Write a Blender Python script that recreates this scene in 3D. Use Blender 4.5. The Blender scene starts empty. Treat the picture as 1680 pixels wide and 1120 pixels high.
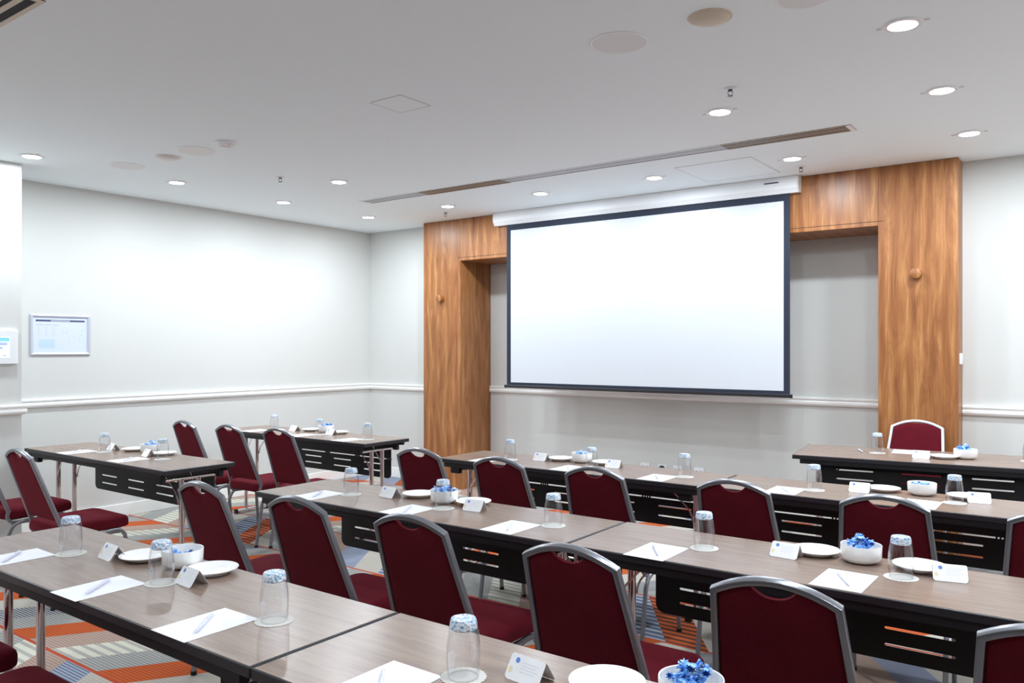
import bpy, bmesh, math, random
from mathutils import Vector, Matrix
random.seed(7)
COL = bpy.context.scene.collection
SC = bpy.context.scene
PI = math.pi
H = 1.43            # camera height
T = 0.727           # table top height
CZ = 2.725          # ceiling height
XL = -6.73          # left wall
YF = 6.39           # front wall
YR = 6.70           # back of the recess between the wooden columns
XP, YP = -6.16, 2.51  # face and end of the wall return at left
XR, YB = 3.2, -3.0  # right and back wall (behind the camera)

# ------------------------------------------------------------------ materials
def srgb(r, g, b):
    def f(c):
        c /= 255.0
        return c / 12.92 if c <= .04045 else ((c + .055) / 1.055) ** 2.4
    return (f(r), f(g), f(b), 1)

def mat(name, col, rough=.5, metal=0, spec=.5, **kw):
    m = bpy.data.materials.new(name); m.use_nodes = True
    b = m.node_tree.nodes['Principled BSDF']
    b.inputs['Base Color'].default_value = col
    b.inputs['Roughness'].default_value = rough
    b.inputs['Metallic'].default_value = metal
    b.inputs['Specular IOR Level'].default_value = spec
    for k, v in kw.items():
        b.inputs[k.replace('_', ' ')].default_value = v
    return m

def N(m, typ, **kw):
    n = m.node_tree.nodes.new(typ)
    for k, v in kw.items(): setattr(n, k, v)
    return n
def L(m, a, b): m.node_tree.links.new(a, b)
def bsdf(m): return m.node_tree.nodes['Principled BSDF']

def coords(m, scale=(1, 1, 1), rot=(0, 0, 0), kind='Object'):
    tc = N(m, 'ShaderNodeTexCoord'); mp = N(m, 'ShaderNodeMapping')
    mp.inputs['Scale'].default_value = scale; mp.inputs['Rotation'].default_value = rot
    L(m, tc.outputs[kind], mp.inputs['Vector']); return mp.outputs['Vector']

def ramp(m, fac, stops, interp='LINEAR'):
    r = N(m, 'ShaderNodeValToRGB'); r.color_ramp.interpolation = interp
    e = r.color_ramp.elements
    while len(e) > 1: e.remove(e[-1])
    e[0].position, e[0].color = stops[0]
    for p, c in stops[1:]:
        x = e.new(p); x.color = c
    L(m, fac, r.inputs['Fac']); return r.outputs['Color']

def bump(m, h, strength=.2, dist=.001):
    b = N(m, 'ShaderNodeBump'); b.inputs['Strength'].default_value = strength; b.inputs['Distance'].default_value = dist
    L(m, h, b.inputs['Height']); L(m, b.outputs['Normal'], bsdf(m).inputs['Normal'])

def noise(m, vec, scale, detail=3, rough=.5, dist=0, dim='3D'):
    n = N(m, 'ShaderNodeTexNoise'); n.noise_dimensions = dim
    n.inputs['Scale'].default_value = scale; n.inputs['Detail'].default_value = detail
    n.inputs['Roughness'].default_value = rough; n.inputs['Distortion'].default_value = dist
    L(m, vec, n.inputs['Vector']); return n.outputs['Fac']

def plaster(name, c, r=.85):
    m = mat(name, c, r, spec=.25)
    bump(m, noise(m, coords(m), 90, 3), .06, .002)
    return m
M = {}
M['wall'] = plaster('painted_plaster_wall', srgb(208, 209, 206))
M['ceil'] = plaster('painted_ceiling', srgb(239, 248, 251), .9)
M['trim'] = mat('satin_white_trim', srgb(240, 240, 238), .35)
M['white_metal'] = mat('white_metal', srgb(235, 237, 240), .4)
M['offwhite'] = mat('offwhite_plastic', srgb(222, 220, 216), .5)
M['tan'] = mat('yellowed_plastic', srgb(208, 196, 176), .55)
M['tan_metal'] = mat('tan_grille_metal', srgb(176, 158, 140), .5)
M['slot'] = mat('dark_slot', srgb(28, 26, 30), .8)
M['black'] = mat('black_powder_coat', srgb(20, 20, 23), .45, spec=.35)
M['rubber'] = mat('black_rubber', srgb(15, 15, 16), .6)
M['edge'] = mat('black_table_edge', srgb(34, 33, 38), .38, spec=.5)
M['chrome'] = mat('polished_chrome', (.72, .68, .68, 1), .12, 1)
M['porcelain'] = mat('white_porcelain', srgb(240, 239, 238), .12, spec=.6)
M['paper'] = mat('white_paper', srgb(232, 232, 235), .8, spec=.2)
M['ink'] = mat('grey_print', srgb(170, 174, 190), .8)
M['blue_ink'] = mat('blue_print', srgb(100, 140, 215), .7)
M['gold_ink'] = mat('pale_gold_print', srgb(238, 226, 190), .7)
M['pen'] = mat('white_pen_plastic', srgb(206, 207, 226), .4)
M['screen_border'] = mat('screen_black_border', srgb(44, 50, 64), .7, spec=.2)
M['screen'] = mat('matt_white_screen', srgb(206, 210, 216), .9, spec=.1)
M['silver'] = mat('brushed_aluminium', srgb(205, 210, 226), .35, .35)
M['sheet'] = mat('printed_notice', srgb(206, 215, 232), .5)
M['navy_ink'] = mat('navy_print', srgb(70, 72, 110), .6)
M['map_ink'] = mat('map_blue_print', srgb(186, 208, 238), .6)
M['brass'] = mat('dark_bronze', srgb(88, 78, 84), .35, .8)
M['red_led'] = mat('red_indicator', srgb(225, 70, 60), .4)

def frame_mat():
    m = mat('grey_hammered_frame', srgb(138, 140, 146), .28, .7)
    v = noise(m, coords(m), 260, 2)
    bump(m, v, .25, .0006); return m
M['frame'] = frame_mat()

def fabric(name, c1, c2):
    m = mat(name, c1, .95, spec=.12)
    bsdf(m).inputs['Sheen Weight'].default_value = .25
    bsdf(m).inputs['Sheen Tint'].default_value = srgb(200, 90, 105)
    v = noise(m, coords(m), 420, 2, .6)
    w = noise(m, coords(m), 9, 2, .5)
    mx = N(m, 'ShaderNodeMath', operation='MULTIPLY'); L(m, v, mx.inputs[0]); mx.inputs[1].default_value = .75
    ad = N(m, 'ShaderNodeMath', operation='ADD'); L(m, mx.outputs[0], ad.inputs[0])
    m2 = N(m, 'ShaderNodeMath', operation='MULTIPLY'); L(m, w, m2.inputs[0]); m2.inputs[1].default_value = .25
    L(m, m2.outputs[0], ad.inputs[1])
    L(m, ramp(m, ad.outputs[0], [(.3, c2), (.7, c1)]), bsdf(m).inputs['Base Color'])
    bump(m, v, .35, .0008); return m
M['red'] = fabric('burgundy_fabric', srgb(99, 19, 33), srgb(66, 10, 19))

def laminate():
    m = mat('greige_wood_laminate', srgb(170, 150, 140), .27, spec=.32)
    vec = coords(m, (1.2, 14, 14))
    a = noise(m, vec, 3.2, 5, .6, .6)
    b = noise(m, coords(m, (3, 60, 60)), 4, 3, .5)
    mx = N(m, 'ShaderNodeMix'); mx.data_type = 'FLOAT'; mx.inputs[0].default_value = .35
    L(m, a, mx.inputs[2]); L(m, b, mx.inputs[3])
    L(m, ramp(m, mx.outputs[0], [(.3, srgb(118, 99, 88)), (.52, srgb(135, 116, 104)), (.72, srgb(145, 127, 115))]), bsdf(m).inputs['Base Color'])
    return m
M['laminate'] = laminate()

def timber():
    m = mat('vertical_grain_timber_veneer', srgb(170, 110, 60), .38, spec=.45)
    v1 = coords(m, (4.2, 4.2, .5))
    a = noise(m, v1, 3.0, 6, .62, 1.5)
    b = noise(m, coords(m, (34, 34, 1.1)), 3, 4, .6, .3)
    w = N(m, 'ShaderNodeTexWave'); w.wave_type = 'BANDS'; w.bands_direction = 'X'
    w.inputs['Scale'].default_value = 1.3; w.inputs['Distortion'].default_value = 7; w.inputs['Detail'].default_value = 3
    w.inputs['Detail Scale'].default_value = 1.2
    L(m, coords(m, (2.2, 2.2, .35)), w.inputs['Vector'])
    m1 = N(m, 'ShaderNodeMix'); m1.data_type = 'FLOAT'; m1.inputs[0].default_value = .34
    L(m, a, m1.inputs[2]); L(m, b, m1.inputs[3])
    m2 = N(m, 'ShaderNodeMix'); m2.data_type = 'FLOAT'; m2.inputs[0].default_value = .10
    L(m, m1.outputs[0], m2.inputs[2]); L(m, w.outputs['Fac'], m2.inputs[3])
    L(m, ramp(m, m2.outputs[0], [(.28, srgb(104, 60, 33)), (.41, srgb(136, 84, 46)), (.54, srgb(158, 104, 60)), (.68, srgb(190, 138, 88))]), bsdf(m).inputs['Base Color'])
    bump(m, b, .08, .001)
    return m
M['timber'] = timber()

def carpet():
    m = mat('patterned_loop_carpet', srgb(160, 150, 140), .98, spec=.05)
    g = N(m, 'ShaderNodeNewGeometry'); s = N(m, 'ShaderNodeSeparateXYZ'); L(m, g.outputs['Position'], s.inputs[0])
    def mt(op, a, b=None, c=None):
        n = N(m, 'ShaderNodeMath', operation=op)
        for i, v in enumerate((a, b, c)):
            if v is None: continue
            if isinstance(v, (int, float)): n.inputs[i].default_value = v
            else: L(m, v, n.inputs[i])
        return n.outputs[0]
    x, y = s.outputs['X'], s.outputs['Y']
    yr = mt('DIVIDE', mt('SUBTRACT', y, 1.752), .608)     # rows bounded by thin red lines
    row = mt('FLOOR', yr)
    par = mt('MODULO', mt('ADD', row, 40), 2)
    sgn = mt('SUBTRACT', 1, mt('MULTIPLY', par, 2))
    u = mt('SUBTRACT', x, mt('MULTIPLY', mt('MULTIPLY', mt('SUBTRACT', y, 1.752), .66), sgn))
    cell = mt('FLOOR', mt('DIVIDE', mt('ADD', mt('ADD', u, 40 * .221 * 8 + 4.49), mt('MULTIPLY', row, .663)), .221))
    t8 = mt('DIVIDE', mt('ADD', mt('MODULO', cell, 8), .5), 8)
    def seq(cols): return ramp(m, t8, [(i / 8, c) for i, c in enumerate(cols)], 'CONSTANT')
    O, O2 = srgb(192, 96, 56), srgb(164, 76, 44)
    GR, GR2 = srgb(168, 166, 160), srgb(132, 134, 134)
    CR, BE, BE2 = srgb(206, 204, 188), srgb(184, 178, 168), srgb(172, 166, 156)
    BG, BG2 = srgb(104, 113, 137), srgb(166, 172, 184)
    NV, BR, BR2 = srgb(66, 76, 100), srgb(176, 150, 136), srgb(146, 128, 120)
    W1, W0 = (1, 1, 1, 1), (0, 0, 0, 1)
    a1 = seq([O, BR, CR, GR, O, BE, GR, GR]); a2 = seq([O2, BR2, GR, GR2, O2, BE2, NV, GR2]); a3 = seq([W0, W0, W1, W0, W0, W0, W0, W0])
    b1 = seq([BG, BE, BG, O, BE, GR, CR, BR]); b2 = seq([BG2, BE2, BG2, srgb(92, 62, 58), BE2, GR2, GR, BR2]); b3 = seq([W0, W0, W1, W1, W0, W0, W1, W0])
    def mixc(f, p, q):
        n = N(m, 'ShaderNodeMix'); n.data_type = 'RGBA'
        if isinstance(f, (int, float)): n.inputs[0].default_value = f
        else: L(m, f, n.inputs[0])
        L(m, p, n.inputs[6]); L(m, q, n.inputs[7]); return n.outputs[2]
    c1 = mixc(par, a1, b1); c2 = mixc(par, a2, b2); c3 = mixc(par, a3, b3)
    # stripes along X, fine in most patches, wide in a few
    f1 = mt('FRACT', mt('DIVIDE', y, .0165)); f2 = mt('FRACT', mt('DIVIDE', y, .052))
    f = mt('ADD', mt('MULTIPLY', f1, mt('SUBTRACT', 1, c3)), mt('MULTIPLY', f2, c3))
    st = mt('LESS_THAN', f, .42)
    mx = N(m, 'ShaderNodeMix'); mx.data_type = 'RGBA'; L(m, st, mx.inputs[0]); L(m, c1, mx.inputs[6]); L(m, c2, mx.inputs[7])
    # thin line at each row
    fr = mt('FRACT', yr); ln = mt('LESS_THAN', fr, .03)
    m3 = N(m, 'ShaderNodeMix'); m3.data_type = 'RGBA'; L(m, ln, m3.inputs[0]); L(m, mx.outputs[2], m3.inputs[6]); m3.inputs[7].default_value = srgb(180, 80, 56)
    L(m, m3.outputs[2], bsdf(m).inputs['Base Color'])
    bump(m, noise(m, g.outputs['Position'], 350, 2), .5, .003)
    return m
M['carpet'] = carpet()

def thin_glass(name, tint, base_refl=.06, rough=.02):
    m = bpy.data.materials.new(name); m.use_nodes = True; nt = m.node_tree; nt.nodes.clear()
    o = N(m, 'ShaderNodeOutputMaterial'); t = N(m, 'ShaderNodeBsdfTransparent'); g = N(m, 'ShaderNodeBsdfGlossy')
    t.inputs[0].default_value = tint; g.inputs['Roughness'].default_value = rough
    lw = N(m, 'ShaderNodeLayerWeight'); lw.inputs[0].default_value = .32
    p = N(m, 'ShaderNodeMath', operation='POWER'); L(m, lw.outputs['Facing'], p.inputs[0]); p.inputs[1].default_value = 2.2
    a = N(m, 'ShaderNodeMath', operation='MULTIPLY_ADD'); L(m, p.outputs[0], a.inputs[0]); a.inputs[1].default_value = .75; a.inputs[2].default_value = base_refl
    a.use_clamp = True
    mx = N(m, 'ShaderNodeMixShader'); L(m, a.outputs[0], mx.inputs[0]); L(m, t.outputs[0], mx.inputs[1]); L(m, g.outputs[0], mx.inputs[2])
    L(m, mx.outputs[0], o.inputs[0]); return m
M['glass'] = thin_glass('clear_glass', (.985, .988, .992, 1), .035)
def glass_base():
    m = mat('pale_blue_thick_glass', srgb(150, 195, 245), .08, spec=.8)
    bsdf(m).inputs['Transmission Weight'].default_value = .2
    v = N(m, 'ShaderNodeTexVoronoi'); v.inputs['Scale'].default_value = 130; L(m, coords(m), v.inputs['Vector'])
    L(m, ramp(m, v.outputs['Distance'], [(.08, srgb(120, 176, 236)), (.35, srgb(176, 212, 246)), (.6, srgb(240, 247, 255))]), bsdf(m).inputs['Base Color'])
    bump(m, v.outputs['Distance'], .9, .004); return m
M['glass_base'] = glass_base()
def foil():
    m = mat('blue_foil_wrapper', srgb(40, 120, 225), .28, .25, spec=.7)
    v = noise(m, coords(m), 70, 3)
    L(m, ramp(m, v, [(.35, srgb(58, 130, 226)), (.5, srgb(110, 172, 242)), (.66, srgb(212, 232, 252))]), bsdf(m).inputs['Base Color'])
    bump(m, v, .8, .003); return m
M['foil'] = foil()
def doily():
    m = mat('white_paper_coaster', srgb(204, 201, 196), .85, spec=.2)
    return m
M['coaster'] = doily()
def emit(name, col, s):
    m = bpy.data.materials.new(name); m.use_nodes = True
    b = bsdf(m); b.inputs['Base Color'].default_value = col
    b.inputs['Emission Color'].default_value = col; b.inputs['Emission Strength'].default_value = s
    return m
M['lamp'] = emit('led_lens', (.93, .96, 1, 1), 28)
M['lcd'] = emit('lcd_white', srgb(225, 238, 255), .75)
M['lcd_blue'] = emit('lcd_blue', srgb(110, 175, 250), .7)
M['lcd_grey'] = emit('lcd_grey', srgb(150, 165, 220), .6)

# ------------------------------------------------------------------ mesh helpers
def obj(name, bm, m, parent=None, smooth=False, bevel=0, loc=None):
    me = bpy.data.meshes.new(name)
    bmesh.ops.recalc_face_normals(bm, faces=bm.faces)
    bm.to_mesh(me); bm.free()
    me.materials.append(m)
    if smooth:
        for p in me.polygons: p.use_smooth = True
        try: me.set_sharp_from_angle(angle=math.radians(40))
        except Exception: pass
    o = bpy.data.objects.new(name, me); COL.objects.link(o)
    if parent: o.parent = parent
    if loc: o.location = loc
    if bevel:
        b = o.modifiers.new('bevel', 'BEVEL'); b.width = bevel; b.segments = 2; b.limit_method = 'ANGLE'; b.harden_normals = False
    return o

def BM(): return bmesh.new()
def box(bm, x0, x1, y0, y1, z0, z1, mtx=None):
    vs = [Vector((x, y, z)) for z in (z0, z1) for x, y in ((x0, y0), (x1, y0), (x1, y1), (x0, y1))]
    if mtx: vs = [mtx @ v for v in vs]
    v = [bm.verts.new(p) for p in vs]
    for f in ((0, 3, 2, 1), (4, 5, 6, 7), (0, 1, 5, 4), (1, 2, 6, 5), (2, 3, 7, 6), (3, 0, 4, 7)): bm.faces.new([v[i] for i in f])
    return bm
def bx(*a): return box(BM(), *a)

def lathe(bm, prof, n=32, c=(0, 0, 0), closed=False):
    rings = []
    for r, z in prof:
        if r < 1e-6: rings.append([bm.verts.new((c[0], c[1], c[2] + z))])
        else: rings.append([bm.verts.new((c[0] + r * math.cos(2 * PI * i / n), c[1] + r * math.sin(2 * PI * i / n), c[2] + z)) for i in range(n)])
    pairs = list(zip(rings, rings[1:]))
    if closed: pairs.append((rings[-1], rings[0]))
    for a, b in pairs:
        for i in range(n):
            j = (i + 1) % n
            if len(a) == 1 and len(b) == 1: continue
            if len(a) == 1: bm.faces.new((a[0], b[i], b[j]))
            elif len(b) == 1: bm.faces.new((a[i], a[j], b[0]))
            else: bm.faces.new((a[i], a[j], b[j], b[i]))
    return bm

def loft(bm, loops, cap=True):
    R = [[bm.verts.new(p) for p in lp] for lp in loops]
    n = len(R[0])
    for a, b in zip(R, R[1:]):
        for i in range(n):
            j = (i + 1) % n; bm.faces.new((a[i], a[j], b[j], b[i]))
    if cap: bm.faces.new(R[0][::-1]); bm.faces.new(R[-1])
    return bm

def rrect(w, d, r, k=5):
    pts = []
    for cx, cy, a0 in ((w - r, d - r, 0), (-w + r, d - r, PI / 2), (-w + r, -d + r, PI), (w - r, -d + r, 1.5 * PI)):
        for i in range(k + 1):
            a = a0 + i * PI / 2 / k
            pts.append((cx + r * math.cos(a), cy + r * math.sin(a)))
    return pts

def sweep(bm, path, w, d, ref, r=.25, closed=False, k=2):
    """rounded-rect section (w along the in-plane binormal, d along ref) mitred along a planar path"""
    P = [Vector(p) for p in path]; ref = Vector(ref).normalized(); n = len(P); loops = []
    prof = rrect(w / 2, d / 2, min(w, d) * r, k)
    for i, p in enumerate(P):
        a = (P[i] - P[i - 1]).normalized() if (i > 0 or closed) else None
        b = (P[(i + 1) % n] - P[i]).normalized() if (i < n - 1 or closed) else None
        if a is None: a = b
        if b is None: b = a
        t = (a + b).normalized(); s = 1 / max(.5, t.dot(a))
        bi = t.cross(ref).normalized()
        rr = bi.cross(t).normalized()
        loops.append([p + bi * (u * s) + rr * v for u, v in prof])
    if closed:
        R = [[bm.verts.new(p) for p in lp] for lp in loops]; m = len(R[0])
        for q in range(len(R)):
            A, B = R[q], R[(q + 1) % len(R)]
            for i in range(m):
                j = (i + 1) % m; bm.faces.new((A[i], A[j], B[j], B[i]))
        return bm
    return loft(bm, loops)

def tube(bm, a, b, r, n=10):
    a, b = Vector(a), Vector(b); t = (b - a).normalized()
    u = t.orthogonal().normalized(); v = t.cross(u)
    return loft(bm, [[p + (u * math.cos(2 * PI * i / n) + v * math.sin(2 * PI * i / n)) * r for i in range(n)] for p in (a, b)])

def smooth_path(pts, sub=5):
    out = []
    P = [Vector(p) for p in pts]
    for i in range(len(P) - 1):
        p0 = P[max(i - 1, 0)]; p1 = P[i]; p2 = P[i + 1]; p3 = P[min(i + 2, len(P) - 1)]
        for s in range(sub):
            t = s / sub
            out.append(.5 * ((2 * p1) + (p2 - p0) * t + (2 * p0 - 5 * p1 + 4 * p2 - p3) * t * t + (3 * p1 - p0 - 3 * p2 + p3) * t ** 3))
    out.append(P[-1]); return out

def plate_mesh(name, outer, holes, thick):
    """flat plate with holes in local XY, extruded along Z by thick (centred)"""
    cu = bpy.data.curves.new(name, 'CURVE'); cu.dimensions = '2D'; cu.fill_mode = 'BOTH'; cu.extrude = thick / 2
    for pts in [outer] + holes:
        sp = cu.splines.new('POLY'); sp.points.add(len(pts) - 1); sp.use_cyclic_u = True
        for p, q in zip(sp.points, pts): p.co = (q[0], q[1], 0, 1)
    o = bpy.data.objects.new('tmp_curve', cu); COL.objects.link(o)
    dg = bpy.context.evaluated_depsgraph_get(); dg.update()
    me = bpy.data.meshes.new_from_object(o.evaluated_get(dg)); me.name = name
    bpy.data.objects.remove(o); bpy.data.curves.remove(cu)
    return me

# ------------------------------------------------------------------ tagging
def tag(o, label=None, cat=None, group=None, kind=None):
    if label: o['label'] = label
    if cat: o['category'] = cat
    if group: o['group'] = group
    if kind: o['kind'] = kind
    return o
def thing(name, label, cat, loc=(0, 0, 0), rz=0, group=None):
    o = bpy.data.objects.new(name, None); COL.objects.link(o); o.empty_display_size = .05
    o.location = loc; o.rotation_euler = (0, 0, rz); return tag(o, label, cat, group)
def struct(name, bm, m, label=None, **kw):
    o = obj(name, bm, m, **kw); o['kind'] = 'structure'
    if label: o['label'] = label
    return o
def kids(o): return [c for c in bpy.data.objects if c.parent == o]
TREE = {}
def snapshot(root):
    TREE[root.name] = [(c, [(g, []) for g in kids(c)]) for c in kids(root)]
def dup(root, loc, rz, label, group=None, cat=None, scale=None):
    r = root.copy(); COL.objects.link(r); r.location = loc; r.rotation_euler = (0, 0, rz)
    r['label'] = label
    if group: r['group'] = group
    for c, gs in TREE.get(root.name, []):
        k = c.copy(); COL.objects.link(k); k.parent = r
        for g, _ in gs:
            q = g.copy(); COL.objects.link(q); q.parent = k
    return r
class Maker:
    """first call moves the prototype itself, later calls copy it"""
    def __init__(s, proto): s.p = proto; s.used = False; snapshot(proto)
    def __call__(s, loc, rz, label, group=None):
        if not s.used:
            s.used = True; s.p.location = loc; s.p.rotation_euler = (0, 0, rz); tag(s.p, label, None, group); return s.p
        return dup(s.p, loc, rz, label, group)

# ------------------------------------------------------------------ room shell
b = BM(); box(b, XL - .15, XR + .15, YB - .15, YR + .15, -.12, 0)
struct('floor', b, M['carpet'], 'patterned orange, grey and cream striped carpet')
struct('ceiling', bx(XL - .15, XR + .15, YB - .15, YR + .15, CZ, CZ + .12), M['ceil'], 'smooth pale grey ceiling')
struct('wall_left', bx(XL - .15, XL, YB, YR + .15, 0, CZ), M['wall'])
b = BM(); box(b, XL, -5.50, YF, YR + .1, 0, CZ); struct('wall_front_left', b, M['wall'])
b = BM(); box(b, -1.10, XR, YF, YR + .1, 0, CZ); struct('wall_front_right', b, M['wall'])
struct('wall_front', bx(-5.50, -1.10, YR, YR + .1, 0, CZ), M['wall'])
struct('wall_right', bx(XR, XR + .15, YB, YR, 0, CZ), M['wall'])
struct('wall_back', bx(XL, XR, YB - .15, YB, 0, CZ), M['wall'])
struct('wall_return', bx(XL, XP, YB, YP, 0, CZ), M['wall'], 'projecting white wall return at the left edge')

# chair rail profile (offset from wall, z)
RAIL = [(0, .960), (.012, .960), (.022, .966), (.028, .978), (.028, .992), (.022, .999), (.022, 1.010), (.030, 1.014), (.030, 1.024), (.0, 1.030)]
def rail(name, p0, p1, n, label=None):
    bm = BM(); n = Vector((n[0], n[1], 0))
    loft(bm, [[Vector((p[0], p[1], 0)) + n * o + Vector((0, 0, z)) for o, z in RAIL] for p in (p0, p1)])
    return struct(name, bm, M['trim'], label)
rail('trim_1', (XL, YP), (XL, YF), (1, 0), 'white moulded chair rail along the left wall')
rail('trim_2', (XL, YF), (-5.735, YF), (0, -1))
rail('trim_3', (-5.23, YR), (-1.32, YR), (0, -1), 'white chair rail behind the projection screen')
rail('trim_4', (-.812, YF), (XR, YF), (0, -1))
bm = BM()
rp = [(XP, YB, 1, 0), (XP, YP, 1, 1), (XL, YP, 0, 1)]
loft(bm, [[Vector((p[0] + p[2] * o, p[1] + p[3] * o, z)) for o, z in RAIL] for p in rp])
struct('trim_5', bm, M['trim'])
def base(name, x0, x1, y0, y1):
    bm = bx(x0, x1, y0, y1, 0, .108); return struct(name, bm, M['trim'], bevel=.004)
base('baseboard_left', XL, XL + .016, YP, YF)
base('baseboard_front_left', XL, -5.735, YF - .016, YF)
base('baseboard_front', -5.23, -1.32, YR - .016, YR)
base('baseboard_front_right', -.812, XR, YF - .016, YF)
base('baseboard_return', XP, XP + .016, YB, YP)

# wooden surround: two deep columns and a lintel
ws = thing('wooden_surround', 'tall timber-veneered portal framing the recess behind the projection screen', 'wooden portal', (0, 6.2, 0))
def wpart(name, x0, x1, z0, z1):
    bm = bx(x0, x1, 0, .497, z0, z1); return obj(name, bm, M['timber'], ws, bevel=.003)
cl = wpart('column', -5.731, -5.233, 0, CZ - .001)
cr = wpart('column', -1.322, -.814, 0, CZ - .001)
wpart('lintel', -5.233, -1.322, 2.303, CZ - .001)
obj('seam', bx(-5.27, -1.29, -.0015, .0, 2.333, 2.336), M['slot'], ws)
for par, x, z in ((cl, -5.486, 1.929), (cr, -1.071, 1.945)):
    k = BM(); lathe(k, [(0, 0), (.030, 0), (.036, .006), (.038, .03), (.036, .048), (.031, .052), (0, .052)], 28)
    bmesh.ops.rotate(k, verts=k.verts, matrix=Matrix.Rotation(PI / 2, 3, 'X'))
    obj('knob', k, M['timber'], par, smooth=True, loc=(x, 0, z))
# small white plate on the outer side of the right column
sp = thing('cable_plate', 'small white plate on the outer edge of the right wooden column', 'wall plate', (-.8145, 6.275, 1.353))
obj('plate', bx(0, .012, -.035, .035, -.038, .038), M['white_metal'], sp, bevel=.003)
obj('cover', bx(.012, .016, -.022, .022, -.024, .024), M['offwhite'], sp, bevel=.002)

# wall sockets in the recess
so = thing('power_socket', 'double white power socket', 'socket', (-3.42, YR, .33))
obj('plate', bx(-.045, .045, -.01, 0, -.035, .035), M['white_metal'], so, bevel=.003)
for sx in (-.02, .02):
    obj('socket_hole', bx(sx - .006, sx + .006, -.012, -.01, -.01, .008), M['slot'], so)
mk = Maker(so); G = 'sockets on the recess wall'
mk((-3.425, YR, .335), 0, 'leftmost white socket on the recess wall above the left table of the far row')
mk((-3.255, YR, .335), 0, 'white socket on the recess wall holding a black plug')
mk((-3.10, YR, .335), 0, 'socket just right of the black plug on the recess wall')
mk((-2.90, YR, .335), 0, 'rightmost white socket on the recess wall below the screen')
pg = thing('black_plug', 'black round plug pushed into the recess wall socket', 'plug', (-3.25, YR - .013, .335))
k = BM(); lathe(k, [(0, 0), (.024, 0), (.026, .01), (.022, .034), (.01, .04), (0, .04)], 20)
bmesh.ops.rotate(k, verts=k.verts, matrix=Matrix.Rotation(PI / 2, 3, 'X')); obj('plug_body', k, M['rubber'], pg, smooth=True)
obj('cable', tube(BM(), (0, -.03, 0), (0, -.04, -.2), .004), M['rubber'], pg, smooth=True)

# ------------------------------------------------------------------ projection screen
ps = thing('projection_screen', 'wide white pull-down projection screen with black border and white case', 'projection screen', (-3.31, 6.16, 0))
prof = [(-.035, CZ - .002), (-.04, 2.665), (-.036, 2.635), (-.012, 2.600), (.036, 2.600), (.038, CZ - .002)]
cs = obj('screen_case', loft(BM(), [[Vector((x, y, z)) for y, z in prof] for x in (-1.435, 1.435)]), M['white_metal'], ps)
for x0, x1 in ((-1.448, -1.435), (1.435, 1.448)):
    obj('end_cap', loft(BM(), [[Vector((x, y * 1.04, z)) for y, z in prof] for x in (x0, x1)]), M['offwhite'], cs)
obj('badge', bx(1.19, 1.30, -.0425, -.0395, 2.680, 2.688), M['edge'], cs)
x0, x1, z0, z1 = -1.305, 1.375, 1.075, 2.602
bm = BM()
box(bm, x0, x1, -.003, 0, 2.545, z1); box(bm, x0, x1, -.003, 0, z0, 1.100)
box(bm, x0, x0 + .047, -.003, 0, 1.100, 2.545); box(bm, x1 - .047, x1, -.003, 0, 1.100, 2.545)
obj('border', bm, M['screen_border'], ps)
obj('screen_fabric', bx(x0 + .047, x1 - .047, -.0028, .0, 1.100, 2.545), M['screen'], ps)
bb = obj('bottom_bar', bx(x0 - .012, x1 + .006, -.012, .010, 1.048, 1.074), M['edge'], ps, bevel=.004)
for ex in (x0 - .022, x1 + .006): obj('bar_cap', bx(ex, ex + .010, -.014, .012, 1.047, 1.075), M['rubber'], bb)

# ------------------------------------------------------------------ wall notice and control panel
nt_ = thing('framed_notice', 'silver-framed evacuation notice with floor plan on the left wall', 'wall notice', (XL, 3.03, 1.53))
fw, fh, t = .228, .160, .026
bm = BM()
prof = [(0, 0), (.012, .0), (.016, .008), (.012, .018), (0, .026)]   # (depth, inset)
corners = [(-1, -1), (1, -1), (1, 1), (-1, 1)]
R = []
for cx, cz in corners: R.append([bm.verts.new((d, cx * (fw - i), cz * (fh - i))) for d, i in prof])
for q in range(4):
    A, B = R[q], R[(q + 1) % 4]
    for i in range(len(prof) - 1): bm.faces.new((A[i], A[i + 1], B[i + 1], B[i]))
obj('frame', bm, M['silver'], nt_)
sh = obj('printed_sheet', bx(.001, .004, -fw + .02, fw - .02, -fh + .02, fh - .02), M['sheet'], nt_)
obj('header_bar', bx(.004, .0046, -.188, .186, .106, .120), M['navy_ink'], sh)
bm = BM()
for i in range(14): box(bm, .0047, .005, -.075 + i * .0105, -.068 + i * .0105, .109, .117)
obj('header_text', bm, M['sheet'], sh)
obj('map_print', bx(.004, .0045, -.165, -.045, -.105, -.035), M['map_ink'], sh)
bm = BM(); random.seed(3)
for c in range(3):
    box(bm, .004, .0045, -.185 + c * .06, -.135 + c * .06, .078, .082)
    for r in range(7): box(bm, .004, .0045, -.175 + c * .055, -.175 + c * .055 + random.uniform(.01, .025), .060 - r * .011, .0615 - r * .011)
for i in range(46):
    y = random.uniform(0, .17); z = random.uniform(-.1, .045); w = random.uniform(.003, .018)
    if random.random() < .5: box(bm, .004, .0045, y, y + w, z, z + .0012)
    else: box(bm, .004, .0045, y, y + .0012, z, z + w)
obj('plan_lines', bm, M['ink'], sh)

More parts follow.
